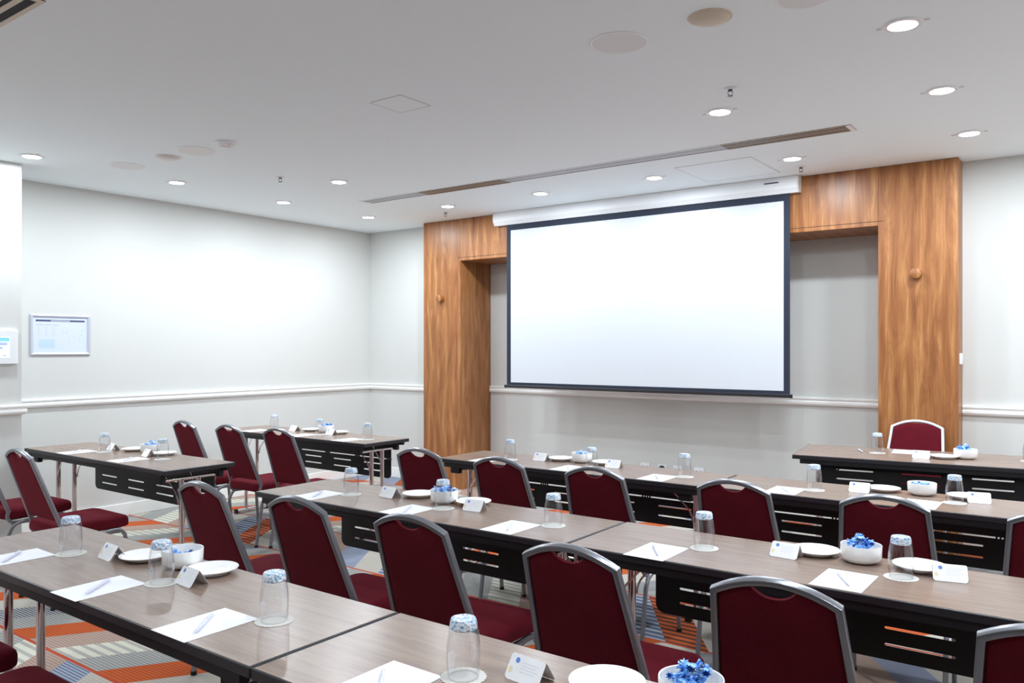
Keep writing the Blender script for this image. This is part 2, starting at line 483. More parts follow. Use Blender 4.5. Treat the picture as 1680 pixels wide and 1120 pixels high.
cp = thing('touch_panel', 'white wall-mounted touch control panel with a lit blue screen', 'control panel', (XP, 2.375, 1.433))
obj('housing', bx(0, .022, -.11, .105, -.119, .119), M['white_metal'], cp, bevel=.006)
sc_ = obj('display', bx(.022, .0228, -.10, .050, -.075, .068), M['lcd'], cp)
obj('title_strip', bx(.0228, .0232, -.10, .048, .040, .066), M['lcd_blue'], sc_)
obj('menu_strip', bx(.0228, .0232, -.10, .035, .012, .034), M['lcd_grey'], sc_)
obj('menu_strip', bx(.0228, .0232, -.10, .006, -.014, .004), M['lcd_grey'], sc_)
obj('menu_icon', bx(.0228, .0232, .008, .028, -.062, -.052), M['lcd_grey'], sc_)

# ------------------------------------------------------------------ ceiling fittings
dl = thing('ceiling_downlight', 'recessed round white downlight', 'downlight', (0, 0, CZ))
obj('trim_ring', lathe(BM(), [(.052, -.001), (.056, -.007), (.070, -.007), (.076, -.001)], 32, closed=True), M['white_metal'], dl, smooth=True)
obj('lens', lathe(BM(), [(0, -.001), (.054, -.001), (.050, -.006), (0, -.007)], 32), M['lamp'], dl, smooth=True)
bm = BM(); box(bm, -.098, -.078, -.008, .008, -.003, 0); box(bm, .078, .098, -.008, .008, -.003, 0)
obj('spring_clip', bm, M['offwhite'], dl)
mk = Maker(dl); G = 'recessed downlights in the ceiling'
LIGHTS = [
 (-.660, 3.526, 'brightest downlight near the top right corner of the picture'),
 (-.670, 4.544, 'middle downlight of the three in the right-hand line'),
 (-.671, 5.555, 'downlight nearest the right wooden column top, last of the right-hand line'),
 (-1.711, 4.233, 'downlight just below the dark sprinkler at right of centre'),
 (-1.736, 5.575, 'downlight above the right end of the screen case'),
 (-2.776, 5.575, 'downlight left of the square access panel above the screen'),
 (-3.827, 5.575, 'downlight above the left half of the screen case'),
 (-4.856, 5.575, 'downlight above the left wooden column beside a sprinkler'),
 (-5.897, 5.575, 'downlight in the far left corner of the ceiling'),
 (-4.827, 4.253, 'downlight in front of the left end of the long air vent'),
 (-5.900, 4.555, 'small downlight near the left wall between corner and sprinkler'),
 (-5.867, 3.512, 'downlight near the left wall above the framed notice side'),
 (-5.852, 2.448, 'downlight at the left edge beside the projecting wall return'),
]
OFF = [(-.66, 2.45), (-.66, 1.35), (.40, 5.575), (1.45, 5.575), (2.5, 5.575), (.9, 4.25), (2.5, 4.5), (2.5, 3.4), (2.5, 2.3), (.9, 1.6),
       (-5.85, 1.40), (-5.85, .35), (-4.8, .4), (-1.7, .2), (-3.25, -.6)]
for x, y, lab in LIGHTS: mk((x, y, CZ), 0, lab, G)
for x, y in OFF: mk((x, y, CZ), 0, 'downlight outside the picture, over the rest of the room', G)
for i, (x, y) in enumerate([(l[0], l[1]) for l in LIGHTS] + OFF):
    ld = bpy.data.lights.new('downlight_beam', 'AREA'); ld.shape = 'DISK'; ld.size = .10; ld.energy = 14.2; ld.spread = math.radians(180)
    ld.color = (.80, .88, .95)
    lo = bpy.data.objects.new('downlight_beam', ld); COL.objects.link(lo); lo.location = (x, y, CZ - .012)

M['mesh'] = mat('fine_mesh_grille', srgb(228, 230, 231), .7)
def disc_thing(name, label, cat, x, y, r, m, style):
    t = thing(name, label, cat, (x, y, CZ))
    if style == 'speaker':
        obj('rim', lathe(BM(), [(r - .013, -.0005), (r - .011, -.0035), (r - .003, -.0035), (r, -.0005)], 48, closed=True), M['white_metal'], t, smooth=True)
        obj('grille', lathe(BM(), [(0, -.003), (r - .012, -.003), (r - .012, -.001), (0, -.001)], 40), M['mesh'] if m is M['ceil'] else m, t)
    elif style == 'dome':
        obj('cover', lathe(BM(), [(r, 0), (r, -.006), (r * .9, -.014), (r * .5, -.022), (0, -.024)], 36), m, t, smooth=True)
        obj('rim', lathe(BM(), [(r, -.0005), (r, -.005), (r + .008, -.005), (r + .012, -.0005)], 36, closed=True), m, t, smooth=True)
    elif style == 'smoke':
        obj('base', lathe(BM(), [(r, 0), (r, -.010), (r * .8, -.016), (0, -.016)], 36), m, t, smooth=True)
        bm = BM()
        for q in (.3, .5, .68): lathe(bm, [(r * q, -.0165), (r * q + .004, -.020), (r * q + .008, -.0165)], 36)
        obj('ribs', bm, M['white_metal'], t, smooth=True)
        obj('indicator', lathe(BM(), [(.004, -.016), (.004, -.021), (0, -.022)], 10, c=(.022, .0, 0)), M['red_led'], t)
    return t
disc_thing('ceiling_speaker', 'large round white ceiling speaker at top right of centre', 'ceiling speaker', -1.67, 3.02, .125, M['ceil'], 'speaker')
disc_thing('ceiling_speaker', 'smaller round grey ceiling speaker at left beside the smoke detector', 'ceiling speaker', -4.819, 3.024, .125, M['offwhite'], 'speaker')
disc_thing('round_cover', 'beige yellowed round cover on the ceiling right of the large speaker', 'ceiling cover', -1.253, 2.999, .075, M['tan'], 'dome')
disc_thing('round_cover', 'small off-white domed cover left of the grey ceiling speaker', 'ceiling cover', -5.13, 3.01, .07, M['offwhite'], 'dome')
disc_thing('round_cover', 'faint white round cover at the top edge of the picture', 'ceiling cover', -.90, 3.03, .105, M['ceil'], 'speaker')
disc_thing('ceiling_speaker', 'flat white round plate on the ceiling farthest left', 'ceiling speaker', -5.62, 2.985, .12, M['ceil'], 'speaker')
disc_thing('smoke_detector', 'white smoke detector with a small red light', 'smoke detector', -4.472, 3.015, .068, M['white_metal'], 'smoke')

spk = thing('sprinkler_head', 'sprinkler', 'sprinkler', (0, 0, CZ))
obj('escutcheon', lathe(BM(), [(0, -.001), (.034, -.001), (.030, -.005), (.010, -.007), (0, -.007)], 28), M['white_metal'], spk, smooth=True)
bm = BM(); lathe(bm, [(0, -.007), (.011, -.007), (.011, -.016), (0, -.016)], 12)
for s in (-1, 1): sweep(bm, smooth_path([(s * .010, 0, -.014), (s * .012, 0, -.024), (s * .004, 0, -.036)], 3), .003, .003, (0, 1, 0))
obj('yoke', bm, M['brass'], spk)
obj('deflector', lathe(BM(), [(0, -.036), (.014, -.037), (.014, -.039), (0, -.039)], 16), M['brass'], spk)
mk = Maker(spk); G = 'sprinkler heads'
mk((-1.516, 3.885, CZ), .5, 'dark sprinkler head right above the downlight right of centre', G)
mk((-5.046, 3.867, CZ), .5, 'dark sprinkler head at left between two downlights', G)
mk((-5.093, 5.817, CZ), .5, 'small sprinkler head above the left wooden column', G)
mk((-1.763, 5.860, CZ), .5, 'small sprinkler head beside the right end of the screen case', G)

def panel_lines(name, label, x0, x1, y0, y1, w=.004):
    t = thing(name, label, 'access panel', ((x0 + x1) / 2, (y0 + y1) / 2, CZ))
    hx, hy = (x1 - x0) / 2, (y1 - y0) / 2
    obj('leaf', bx(-hx + w, hx - w, -hy + w, hy - w, -.0015, 0), M['ceil'], t)
    bm = BM()
    box(bm, -hx, hx, -hy, -hy + w, -.0022, 0); box(bm, -hx, hx, hy - w, hy, -.0022, 0)
    box(bm, -hx, -hx + w, -hy, hy, -.0022, 0); box(bm, hx - w, hx, -hy, hy, -.0022, 0)
    obj('joint', bm, M['joint'], t)
M['joint'] = mat('grey_joint', srgb(198, 196, 196), .8)
panel_lines('access_panel', 'small square flush hatch in the middle of the ceiling', -3.135, -2.91, 2.975, 3.205, .004)
panel_lines('access_panel', 'large square flush panel in the ceiling above the screen', -2.51, -1.945, 5.36, 5.97, .004)

def vent(name, label, secs, y0, y1, slots=4):
    t = thing(name, label, 'air vent', (secs[0][0], (y0 + y1) / 2, CZ))
    ox, oy = secs[0][0], (y0 + y1) / 2
    L0, L1 = secs[0][0] - ox, secs[-1][1] - ox
    hy = (y1 - y0) / 2
    obj('duct_shade_sheet', bx(L0, L1, -hy + .004, hy - .004, -.002, 0), M['slot'], t)  # dark sheet under the uncut ceiling, standing in for shade inside the duct
    for a, b_, m in secs:
        bm = BM(); a -= ox; b_ -= ox
        wb = (y1 - y0); sw = wb * .105; pitch = (wb - .02 * 2 - sw) / (slots)
        box(bm, a, b_, -hy, -hy + .020, -.0034, -.002); box(bm, a, b_, hy - .020, hy, -.0034, -.002)
        gap = (wb - .04) / slots
        for i in range(1, slots):
            y = -hy + .02 + gap * i
            box(bm, a, b_, y - gap * .25, y + gap * .25, -.0030, -.002)
        obj('grille_section', bm, m, t)
    for e in (L0, L1 - .03):
        obj('end_piece', bx(e, e + .03, -hy, hy, -.0037, -.002), secs[0][2], t)
vent('linear_air_vent', 'long slotted air vent strip running across the ceiling before the screen',
     [(-5.33, -4.62, M['white_metal']), (-4.62, -3.757, M['tan_metal']), (-3.757, -1.99, M['white_metal']), (-1.99, -1.20, M['tan_metal'])], 4.925, 5.075)
vent('linear_air_vent', 'slotted air vent in the top left corner of the picture', [(-5.2, -3.19, M['tan'])], 1.20, 1.385, 3)

# ------------------------------------------------------------------ banquet chair
BY, BS = -.175, .140 / .383
def back_pt(x, s):
    """point in the reclined back plane, s = height along z"""
    return Vector((x, BY - (s - .45) * BS, s))
NB = Vector((0, 1, BS)).normalized()
def chair_proto(name='banquet_chair', zs=.826, za=.869, hs=.148, fm=None, notch=.036, lower=.182):
    fm = fm or M['frame']
    t = thing(name, 'burgundy banquet chair', 'chair')
    ay = .43
    dome = lambda x: zs + (za - zs) * (1 - (x / hs) ** 2)
    path = [back_pt(-lower, ay)] + [back_pt(-lower + (lower - hs) * k / 4, ay + (zs - ay) * k / 4) for k in range(1, 4)] + [back_pt(-hs, zs)]
    path += [back_pt(x, dome(x)) for x in [-hs + 2 * hs * i / 14 for i in range(1, 14)]]
    path += [back_pt(hs, zs)] + [back_pt(hs + (lower - hs) * k / 4, zs + (ay - zs) * k / 4) for k in range(1, 4)] + [back_pt(lower, ay)]
    obj('back_frame', sweep(BM(), path, .018, .023, NB, .24), fm, t, smooth=True)
    # upholstered back panel with the hand hold scooped out of its top edge
    bm = BM(); nu, nv = 44, 18; th = .015; hi = hs - .0095; lo = lower - .012; z0 = .472
    def top(x):
        return dome(x) - .0095 - notch * max(0, 1 - abs(x / .056) ** 2.2) ** .85
    front, rear = [], []
    for j in range(nv + 1):
        rf, rr = [], []
        for i in range(nu + 1):
            u = -1 + 2 * i / nu; v = j / nv
            z1 = top(u * hi); z = z0 + (z1 - z0) * v
            hw = lo + (hi - lo) * min(1, (z - z0) / (zs - z0)); x = u * hw
            e = (1 - abs(u) ** 10) ** .5; g = (1 - abs(2 * v - 1) ** 14) ** .5
            k = th * (.3 + .7 * e * g)
            p = back_pt(x, z)
            rf.append(bm.verts.new(p + NB * (k * 1.4))); rr.append(bm.verts.new(p - NB * (k * .6)))
        front.append(rf); rear.append(rr)
    for j in range(nv):
        for i in range(nu):
            bm.faces.new((front[j][i], front[j][i + 1], front[j + 1][i + 1], front[j + 1][i]))
            bm.faces.new((rear[j][i], rear[j + 1][i], rear[j + 1][i + 1], rear[j][i + 1]))
    for i in range(nu):
        bm.faces.new((front[0][i], rear[0][i], rear[0][i + 1], front[0][i + 1])); bm.faces.new((front[nv][i], front[nv][i + 1], rear[nv][i + 1], rear[nv][i]))
    for j in range(nv):
        bm.faces.new((front[j][0], front[j + 1][0], rear[j + 1][0], rear[j][0])); bm.faces.new((front[j][nu], rear[j][nu], rear[j + 1][nu], front[j + 1][nu]))
    obj('backrest', bm, M['red'], t, smooth=True)
    def seat_loop(inset, z):
        pts = []
        for x, y in rrect(.205 - inset, .208 - inset, .055 - min(inset, .03), 6):
            k = 1 - .10 * max(0, -y / .21) if y < 0 else 1
            pts.append(Vector((x * k, y + .008, z)))
        return pts
    loops = [seat_loop(i, z) for i, z in ((.03, .386), (.010, .387), (.002, .392), (0, .402), (0, .422), (.004, .435), (.014, .445), (.035, .451), (.07, .4545), (.12, .456))]
    obj('seat', loft(BM(), loops), M['red'], t, smooth=True)
    bm = BM(); box(bm, -.165, .165, -.165, .175, .378, .386); obj('seat_pan', bm, M['black'], t)
    for s in (-1, 1):
        x = s * .172
        obj('side_rail', sweep(BM(), smooth_path([(s * lower, BY + .006, .44), (s * (lower - .001), -.176, .402), (s * .184, -.160, .374), (s * .178, -.12, .360), (x, .05, .360), (x, .17, .360)], 5), .020, .019, (1, 0, 0), .3), fm, t, smooth=True)
        xl = s * .196
        obj('leg', sweep(BM(), smooth_path([(xl, .03, .366), (xl, -.05, .369), (xl, -.10, .366), (xl, -.145, .348), (xl, -.170, .305), (xl, -.180, .25), (xl, -.222, .012)], 5), .020, .019, (1, 0, 0), .3), fm, t, smooth=True)
        obj('leg', sweep(BM(), smooth_path([(xl, .03, .366), (xl, .09, .376), (xl, .138, .374), (xl, .170, .350), (xl, .182, .30), (xl, .207, .012)], 5), .020, .019, (1, 0, 0), .3), fm, t, smooth=True)
        for y in (-.222, .207):
            obj('glide', lathe(BM(), [(0, 0), (.013, 0), (.013, .014), (.010, .018), (0, .018)], 12, c=(xl, y, 0)), M['rubber'], t)
    return t
mkc = Maker(chair_proto())
D = math.radians
CH = [
 ('c', -3.018, 2.226, 0, 'burgundy chair behind the nearest left table, leftmost at the middle row'),
 ('c', -2.442, 2.251, 1.5, 'second burgundy chair from the left at the middle row'),
 ('c', -1.882, 2.266, 2.5, 'third burgundy chair from the left at the middle row, before the seam of its tables'),
 ('c', -1.225, 2.234, 1, 'burgundy chair at the bottom centre, fourth from the left at the middle row'),
 ('c', -0.667, 2.246, 4, 'largest burgundy chair at bottom right, second from the right at the middle row'),
 ('c', -0.075, 2.258, 2, 'burgundy chair cut off at the bottom right corner'),
 ('d', -3.071, 3.583, 2, 'leftmost burgundy chair of the far row, before the left wooden column'),
 ('d', -2.491, 3.555, 1.5, 'second burgundy chair from the left at the far row'),
 ('d', -1.929, 3.556, 1, 'third burgundy chair from the left at the far row, below the screen middle'),
 ('d', -1.274, 3.586, 1.5, 'burgundy chair before the seam of the far row tables'),
 ('d', -0.697, 3.585, 3.5, 'burgundy chair at right behind the heaped sweet bowl of the middle row'),
 ('d', -0.135, 3.6, 2, 'burgundy chair cut off at the right edge of the picture'),
 ('e', -5.642, 3.759, -2.5, 'leftmost burgundy chair at the corner table, half hidden by the table by the left wall'),
 ('e', -5.095, 3.767, 0, 'middle burgundy chair at the corner table, with its legs in view'),
 ('e', -4.609, 3.82, 1, 'rightmost burgundy chair at the corner table'),
 ('b', -5.55, 2.275, 2, 'burgundy chair at the left edge of which only the seat shows'),
 ('b', -4.813, 2.261, 0, 'whole burgundy chair at the left edge facing the table by the left wall'),
 ('a', -3.05, 0.95, 0, 'burgundy seat corner at the left edge below the nearest table'),
 ('a', -2.5, 0.93, 0, 'burgundy seat peeking in at the bottom edge of the picture at left'),
]
GN = dict(a='chairs at the nearest row', b='chairs at the table by the left wall', c='chairs at the middle row', d='chairs at the far row', e='chairs at the corner table', h=None)
HY = {}
for g, x, y, r, lab in CH: mkc((x, y, 0), D(r), lab, GN[g])
M['bright_frame'] = mat('silver_painted_frame', srgb(196, 200, 210), .35, .4)
hch = chair_proto('banquet_chair', .877, .921, .158, M['bright_frame'], .006, .195)
hch.location = (-1.068, 5.80, 0); hch.rotation_euler = (0, 0, D(178))
tag(hch, 'silver-framed burgundy chair facing the camera, between the head table and right wooden column')

# ------------------------------------------------------------------ folding tables
def table_proto(W=1.79, DP=.465, name='folding_table', T=T, lift=0):
    t = thing(name, 'folding table', 'table')
    hw, hd = W / 2, DP / 2
    obj('table_top', bx(-hw + .006, hw - .006, -hd + .005, hd - .005, T - .004, T), M['laminate'], t)
    obj('edge_band', bx(-hw, hw, -hd, hd, T - .026, T - .0008), M['edge'], t, bevel=.003)
    for s in (-1, 1):
        obj('underframe_rail', bx(-hw + .045, hw - .045, s * (hd - .020) - .014, s * (hd - .020) + .014, T - .052, T - .026), M['black'], t)
    # modesty panel with slots: hangs on the far side
    yp = hd - .045; pw = .745
    z0, z1 = (.405 if not lift else .48), min(.552 + lift, T - .052)
    rr = .035; outer = [(-pw, z1), (-pw, z0 + rr)] + [(-pw + rr - rr * math.cos(a), z0 + rr - rr * math.sin(a)) for a in [PI / 2 * i / 5 for i in range(1, 6)]]
    outer += [(pw - rr + rr * math.sin(a), z0 + rr - rr * math.cos(a)) for a in [PI / 2 * i / 5 for i in range(0, 6)]] + [(pw, z1)]
    holes = []
    for c in range(4):
        cx = -.542 + c * .3613
        for z in (.456 + lift, .511 + lift):
            holes.append([(cx - .100, z - .0045), (cx + .100, z - .0045), (cx + .1045, z), (cx + .100, z + .0045), (cx - .100, z + .0045), (cx - .1045, z)])
    me = plate_mesh('modesty_panel', outer, holes, .002); me.materials.append(M['black'])
    mp = bpy.data.objects.new('modesty_panel', me); COL.objects.link(mp); mp.parent = t
    mp.rotation_euler = (PI / 2, 0, 0); mp.location = (0, yp, 0)
    # upper flange and hinge knuckles in front of it (slim gap between them)
    fl = obj('hinge_flange', bx(-pw, pw, yp - .001, yp + .001, (.560 if not lift else .545) + lift - (.03 if lift else 0), T - .026), M['black'], t)
    bm = BM()
    for i in range(5):
        cx = -.722 + i * .361
        for q in (-.024, -.008, .008, .024):
            tube(bm, (cx + q - .004, yp, .556 + lift), (cx + q + .004, yp, .556 + lift), .0045, 8)
    obj('hinge', bm, M['black'], t)
    for s in (-1, 1):
        xl = s * (hw - .115)
        obj('crossbar', tube(BM(), (xl, -.165, T - .075), (xl, .165, T - .075), .012), M['chrome'], t, smooth=True)
        for y in (-.055, .055):
            obj('leg', tube(BM(), (xl, y, .03), (xl, y, T - .079), .0155, 14), M['chrome'], t, smooth=True)
        ft = obj('foot', sweep(BM(), [(xl, -.148, .022), (xl, .148, .022)], .032, .030, (0, 0, 1), .4), M['chrome'], t, smooth=True)
        for y in (-1, 1):
            obj('end_cap', bx(xl - .019, xl + .019, min(y * .145, y * .165), max(y * .145, y * .165), 0, .040), M['rubber'], ft, bevel=.005)
        for y in (-.07, .07):
            obj('brace', sweep(BM(), smooth_path([(xl - s * .012, y, .50), (xl - s * .020, y, .535), (xl - s * .05, y, .58), (xl - s * .16, y * 1.3, .695)], 4), .008, .006, (0, 1, 0), .3), M['chrome'], t, smooth=True)
        bm = BM()
        for y in (-1, 1): box(bm, xl - .035, xl + .035, y * .19 - .016, y * .19 + .016, .635 + T - .727, T - .026)
        obj('bracket', bm, M['black'], t, bevel=.004)
    return t
mkt = Maker(table_proto())
TB = dict(
 A1=(-2.412, 1.312, 0, 'long folding table nearest the camera at bottom left'),
 A2=(-.617, 1.312, 0, 'folding table cut off by the bottom edge, right of the nearest seam'),
 C1=(-2.460, 2.655, 0, 'left folding table of the middle row'),
 C2=(-.665, 2.670, .6, 'right folding table of the middle row, carrying the heaped sweet bowl'),
 D1=(-2.540, 4.085, 0, 'left folding table of the far row, under the screen'),
 D2=(-.745, 4.110, .6, 'right folding table of the far row'),
 B=(-5.205, 2.735, 0, 'folding table by the left wall, nearest the framed notice'),
 E=(-5.250, 4.315, 0, 'folding table in the far left corner of the room'))
GT = dict(A='tables of the nearest row', C='tables of the middle row', D='tables of the far row', B=None, E=None)
for k, (x, y, r, lab) in TB.items(): mkt((x, y, 0), D(r), lab, GT[k[0]])
TH = .765
ht = table_proto(1.79, .63, 'head_table', TH, .170); tag(ht, 'deeper head table facing the others, before the right wooden column', 'table')
ha = D(7.2); hx0 = Vector((-1.578, 5.063)); e1 = Vector((math.cos(ha), math.sin(ha))); e2 = Vector((-math.sin(ha), math.cos(ha)))
hc = hx0 + e1 * .895 + e2 * .315
ht.location = (hc.x, hc.y, 0); ht.rotation_euler = (0, 0, ha)
# the head table's panel faces the room: move it to the near side
for c in kids(ht):
    if c.name.startswith('modesty_panel'): c.location = (0, -.24, 0)
    if c.name.startswith('hinge'): c.location = (0, -.24 - (.315 - .045), 0)

# ------------------------------------------------------------------ tableware prototypes
Z = T + .0003
cst = thing('paper_coaster', 'coaster', 'coaster')
bm = BM(); n = 72
loft(bm, [[Vector(((r0 + (.0012 if i % 3 else -.0012) * (1 if r0 > .03 else 0)) * math.cos(2 * PI * i / n), (r0 + (.0012 if i % 3 else -.0012)) * math.sin(2 * PI * i / n), z)) for i in range(n)] for r0, z in ((.049, 0), (.049, .0008), (.046, .0012), (.034, .0009))])
obj('coaster_disc', bm, M['coaster'], cst)
bm = BM(); lathe(bm, [(.030, .0010), (.031, .0016), (.032, .0010)], 40); obj('embossed_ring', bm, M['coaster'], cst)
mk_co = Maker(cst)

gls = thing('drinking_glass', 'glass', 'drinking glass')
obj('tumbler_wall', lathe(BM(), [(.0335, 0), (.0350, .012), (.0362, .030), (.0368, .050), (.0360, .070), (.0335, .088), (.0305, .104), (.0300, .106), (.0285, .104), (.0318, .087), (.0343, .069), (.0350, .050), (.0345, .030), (.0334, .012), (.0320, 0)], 40, closed=True), M['glass'], gls, smooth=True)
gb = obj('glass_bottom', lathe(BM(), [(0, .101), (.026, .1015), (.0302, .1045), (.0295, .112), (.0285, .120), (.0262, .1245), (.020, .1255), (0, .1235)], 40), M['glass_base'], gls, smooth=True)
gb['label'] = 'pale blue thick glass bottom'
mk_gl = Maker(gls)

ppr = thing('note_paper', 'paper', 'paper')
obj('sheet', bx(-.074, .074, -.105, .105, 0, .0008), M['paper'], ppr)
mk_pp = Maker(ppr)

pn = thing('white_pen', 'pen', 'pen')
bm = tube(BM(), (0, -.048, .0048), (0, .066, .0048), .0046, 12); obj('barrel', bm, M['pen'], pn, smooth=True)
bm = loft(BM(), [[Vector((r * math.cos(2 * PI * i / 12), y, .0048 + r * math.sin(2 * PI * i / 12))) for i in range(12)] for r, y in ((.0045, -.048), (.003, -.062), (.0008, -.070))]); obj('tip', bm, M['pen'], pn, smooth=True)
obj('clip', bx(-.0014, .0014, .024, .064, .0092, .0105), M['pen'], pn)
obj('push_button', tube(BM(), (0, .066, .0048), (0, .073, .0048), .0028, 10), M['silver'], pn)
mk_pn = Maker(pn)

pt = thing('side_plate', 'plate', 'plate')
obj('plate_dish', lathe(BM(), [(0, .004), (.046, .004), (.052, .006), (.076, .0175), (.079, .0185), (.080, .0175), (.078, .0155), (.054, .002), (.050, 0), (.045, 0), (.044, .0015), (0, .0015)], 56), M['porcelain'], pt, smooth=True)
obj('foot_ring', lathe(BM(), [(.044, 0), (.0445, -.0002), (.050, -.0002), (.0505, .0015)], 48), M['porcelain'], pt, smooth=True)
mk_pl = Maker(pt)

bw = thing('sweet_bowl', 'bowl', 'bowl')
obj('bowl_body', lathe(BM(), [(0, .003), (.030, .003), (.032, 0), (.036, 0), (.046, .003), (.058, .010), (.0625, .019), (.0640, .056), (.0632, .0585), (.0610, .0575), (.0597, .021), (.054, .013), (.040, .008), (0, .007)], 56), M['porcelain'], bw, smooth=True)
mk_bo = Maker(bw)

td = thing('tent_card', 'card', 'place card')
def card_face(bm, sgn, th=.0006):
    w, hgt = .047, .054; rr = .009; pts = []
    for cx, cz, a0 in ((w - rr, rr, -PI / 2), (w - .006, hgt - .006, 0), (-w + .006, hgt - .006, PI / 2), (-w + rr, rr, PI)):
        r_ = rr if cz == rr else .006
        for i in range(5):
            a = a0 + PI / 2 * i / 4; pts.append((cx + r_ * math.cos(a), cz + r_ * math.sin(a)))
    lean = math.radians(33)
    def tr(x, h, o):   # h measured up the face
        return Vector((x, -sgn * (math.sin(lean) * (hgt - h) + .0004) - sgn * o * math.cos(lean), math.cos(lean) * h + o * math.sin(lean)))
    return pts, tr
bm = BM()
for sgn in (1, -1):
    pts, tr = card_face(bm, sgn)
    loft(bm, [[tr(x, h, o) for x, h in pts] for o in (0, .0006)])
cf = obj('folded_card', bm, mat('white_card', srgb(244, 245, 248), .6, spec=.3), td)
pts, tr = card_face(None, 1)
def patch(poly, o=.0009):
    bm = BM(); bm.faces.new([bm.verts.new(tr(x, h, o)) for x, h in poly]); return bm
dot = patch([(-.026 + .0058 * math.cos(2 * PI * i / 20), .042 + .0058 * math.sin(2 * PI * i / 20)) for i in range(20)])
obj('printed_dot', dot, M['blue_ink'], td)
obj('printed_mark', patch([(-.038 + .0055 * math.cos(2 * PI * i / 16), .020 + .0075 * math.sin(2 * PI * i / 16)) for i in range(16)]), M['gold_ink'], td)
bm = BM()
for i in range(4):
    h = .040 - i * .0065
    bm.faces.new([bm.verts.new(tr(x, z, .0009)) for x, z in ((-.012, h), (.034 - i % 2 * .008, h), (.034 - i % 2 * .008, h + .0012), (-.012, h + .0012))])
obj('printed_lines', bm, mat('pale_print', srgb(222, 224, 230), .8), td)
mk_cd = Maker(td)

def candy_proto():
    t = thing('wrapped_sweet', 'sweet', 'sweet')
    rnd = random.Random(5)
    bm = BM(); bmesh.ops.create_icosphere(bm, subdivisions=3, radius=1)
    for v in bm.verts:
        v.co = Vector((v.co.x * .0145, v.co.y * .0105, v.co.z * .0092)) * (1 + rnd.uniform(-.09, .09))
    for v in bm.verts: v.co.z += .008
    obj('wrapped_body', bm, M['foil'], t)
    for s in (-1, 1):
        bm = BM(); n = 12; R1 = []
        a = [bm.verts.new((s * .011, .0016 * math.cos(2 * PI * i / n), .008 + .0016 * math.sin(2 * PI * i / n))) for i in range(n)]
        b_ = [bm.verts.new((s * (.024 + rnd.uniform(-.003, .004)), (.0105 if i % 2 else .005) * math.cos(2 * PI * i / n), .008 + (.008 if i % 2 else .004) * math.sin(2 * PI * i / n))) for i in range(n)]
        for i in range(n):
            j = (i + 1) % n; bm.faces.new((a[i], a[j], b_[j], b_[i]))
        bm.faces.new(a)
        obj('twist_end', bm, M['foil'], t)
    return t
mk_ca = Maker(candy_proto())

# ------------------------------------------------------------------ laying the tables
WORDS = dict(
 A1='the nearest left table', A2='the bottom-edge table', C1='the middle row left table', C2='the middle row right table',
 D1='the far row left table', D2='the far row right table', B='the table by the left wall', E='the far corner table', H='the head table')
# glasses (x, y, which)
GL = [('A1', -2.844, 1.314, 'leftmost'), ('A1', -2.273, 1.312, 'middle'), ('A1', -1.725, 1.303, 'rightmost'), ('A2', -1.106, 1.321, 'only fully visible'),
 ('C1', -2.910, 2.640, 'leftmost'), ('C1', -2.334, 2.649, 'middle'), ('C1', -1.760, 2.654, 'rightmost'), ('C2', -1.137, 2.670, 'left'), ('C2', -.508, 2.688, 'right'),
 ('B', -5.430, 2.728, 'left'), ('B', -4.785, 2.770, 'right'), ('E', -5.760, 4.350, 'leftmost'), ('E', -5.108, 4.300, 'middle'), ('E', -4.544, 4.289, 'rightmost'),
 ('D1', -3.010, 4.051, 'leftmost'), ('D1', -2.400, 4.020, 'middle'), ('D1', -1.850, 4.080, 'rightmost'), ('D2', -1.162, 4.077, 'left'), ('D2', -.556, 4.120, 'right'),
 ('H', -1.235, 5.770, 'left'), ('H', -.385, 5.900, 'right')]
HK = .946
def on(k, x, y):
    return (x * HK, y * HK, TH + .0003) if k == 'H' else (x, y, Z)
for k, x, y, w in GL:
    x, y, zz = on(k, x, y)
    mk_co((x, y, zz), random.uniform(0, 6), f'round white paper coaster under the {w} glass on {WORDS[k]}', 'paper coasters')
    mk_gl((x, y, zz + .0014), random.uniform(0, 6), f'{w} upturned tumbler with blue-tinted bottom on {WORDS[k]}', 'upturned glasses')
PP = [('A1', -2.942, 1.172, 'leftmost', 1), ('A1', -2.371, 1.176, 'middle', 1), ('A1', -1.841, 1.182, 'rightmost', 1), ('A2', -1.215, 1.190, 'only', 1),
 ('C1', -3.025, 2.536, 'leftmost', 1), ('C1', -2.432, 2.530, 'middle', 1), ('C1', -1.877, 2.530, 'rightmost', 1), ('C2', -1.250, 2.528, 'left', 1), ('C2', -.640, 2.553, 'right', 1),
 ('D1', -3.121, 3.962, 'leftmost', 0), ('D1', -2.520, 3.965, 'middle', 1), ('D1', -1.955, 3.965, 'rightmost', 1), ('D2', -1.275, 3.985, 'left', 1), ('D2', -.675, 4.00, 'right', 0),
 ('B', -5.575, 2.615, 'left', 1), ('B', -4.930, 2.625, 'right', 1), ('E', -5.800, 4.190, 'leftmost', 0), ('E', -5.200, 4.190, 'middle', 0), ('E', -4.660, 4.190, 'rightmost', 0),
 ('H', -1.095, 5.940, 'only', 0)]
for i, (k, x, y, w, pen) in enumerate(PP):
    x, y, zz = on(k, x, y)
    rz = ha if k == 'H' else random.uniform(-.02, .02)
    mk_pp((x, y, zz), rz, f'{w} blank white sheet of note paper lying on {WORDS[k]}', 'sheets of note paper')
    if pen:
        mk_pn((x + .0, y - .005, zz + .0009), D(42 if k[0] in 'AB' else 32) + random.uniform(-.08, .08), f'slim white pen lying on the {w} sheet on {WORDS[k]}', 'white pens')
mk_pn((-1.345 * HK, 5.79 * HK, TH + .0003), D(24), 'white pen lying alone on the wood left of the glass on the head table', 'white pens')
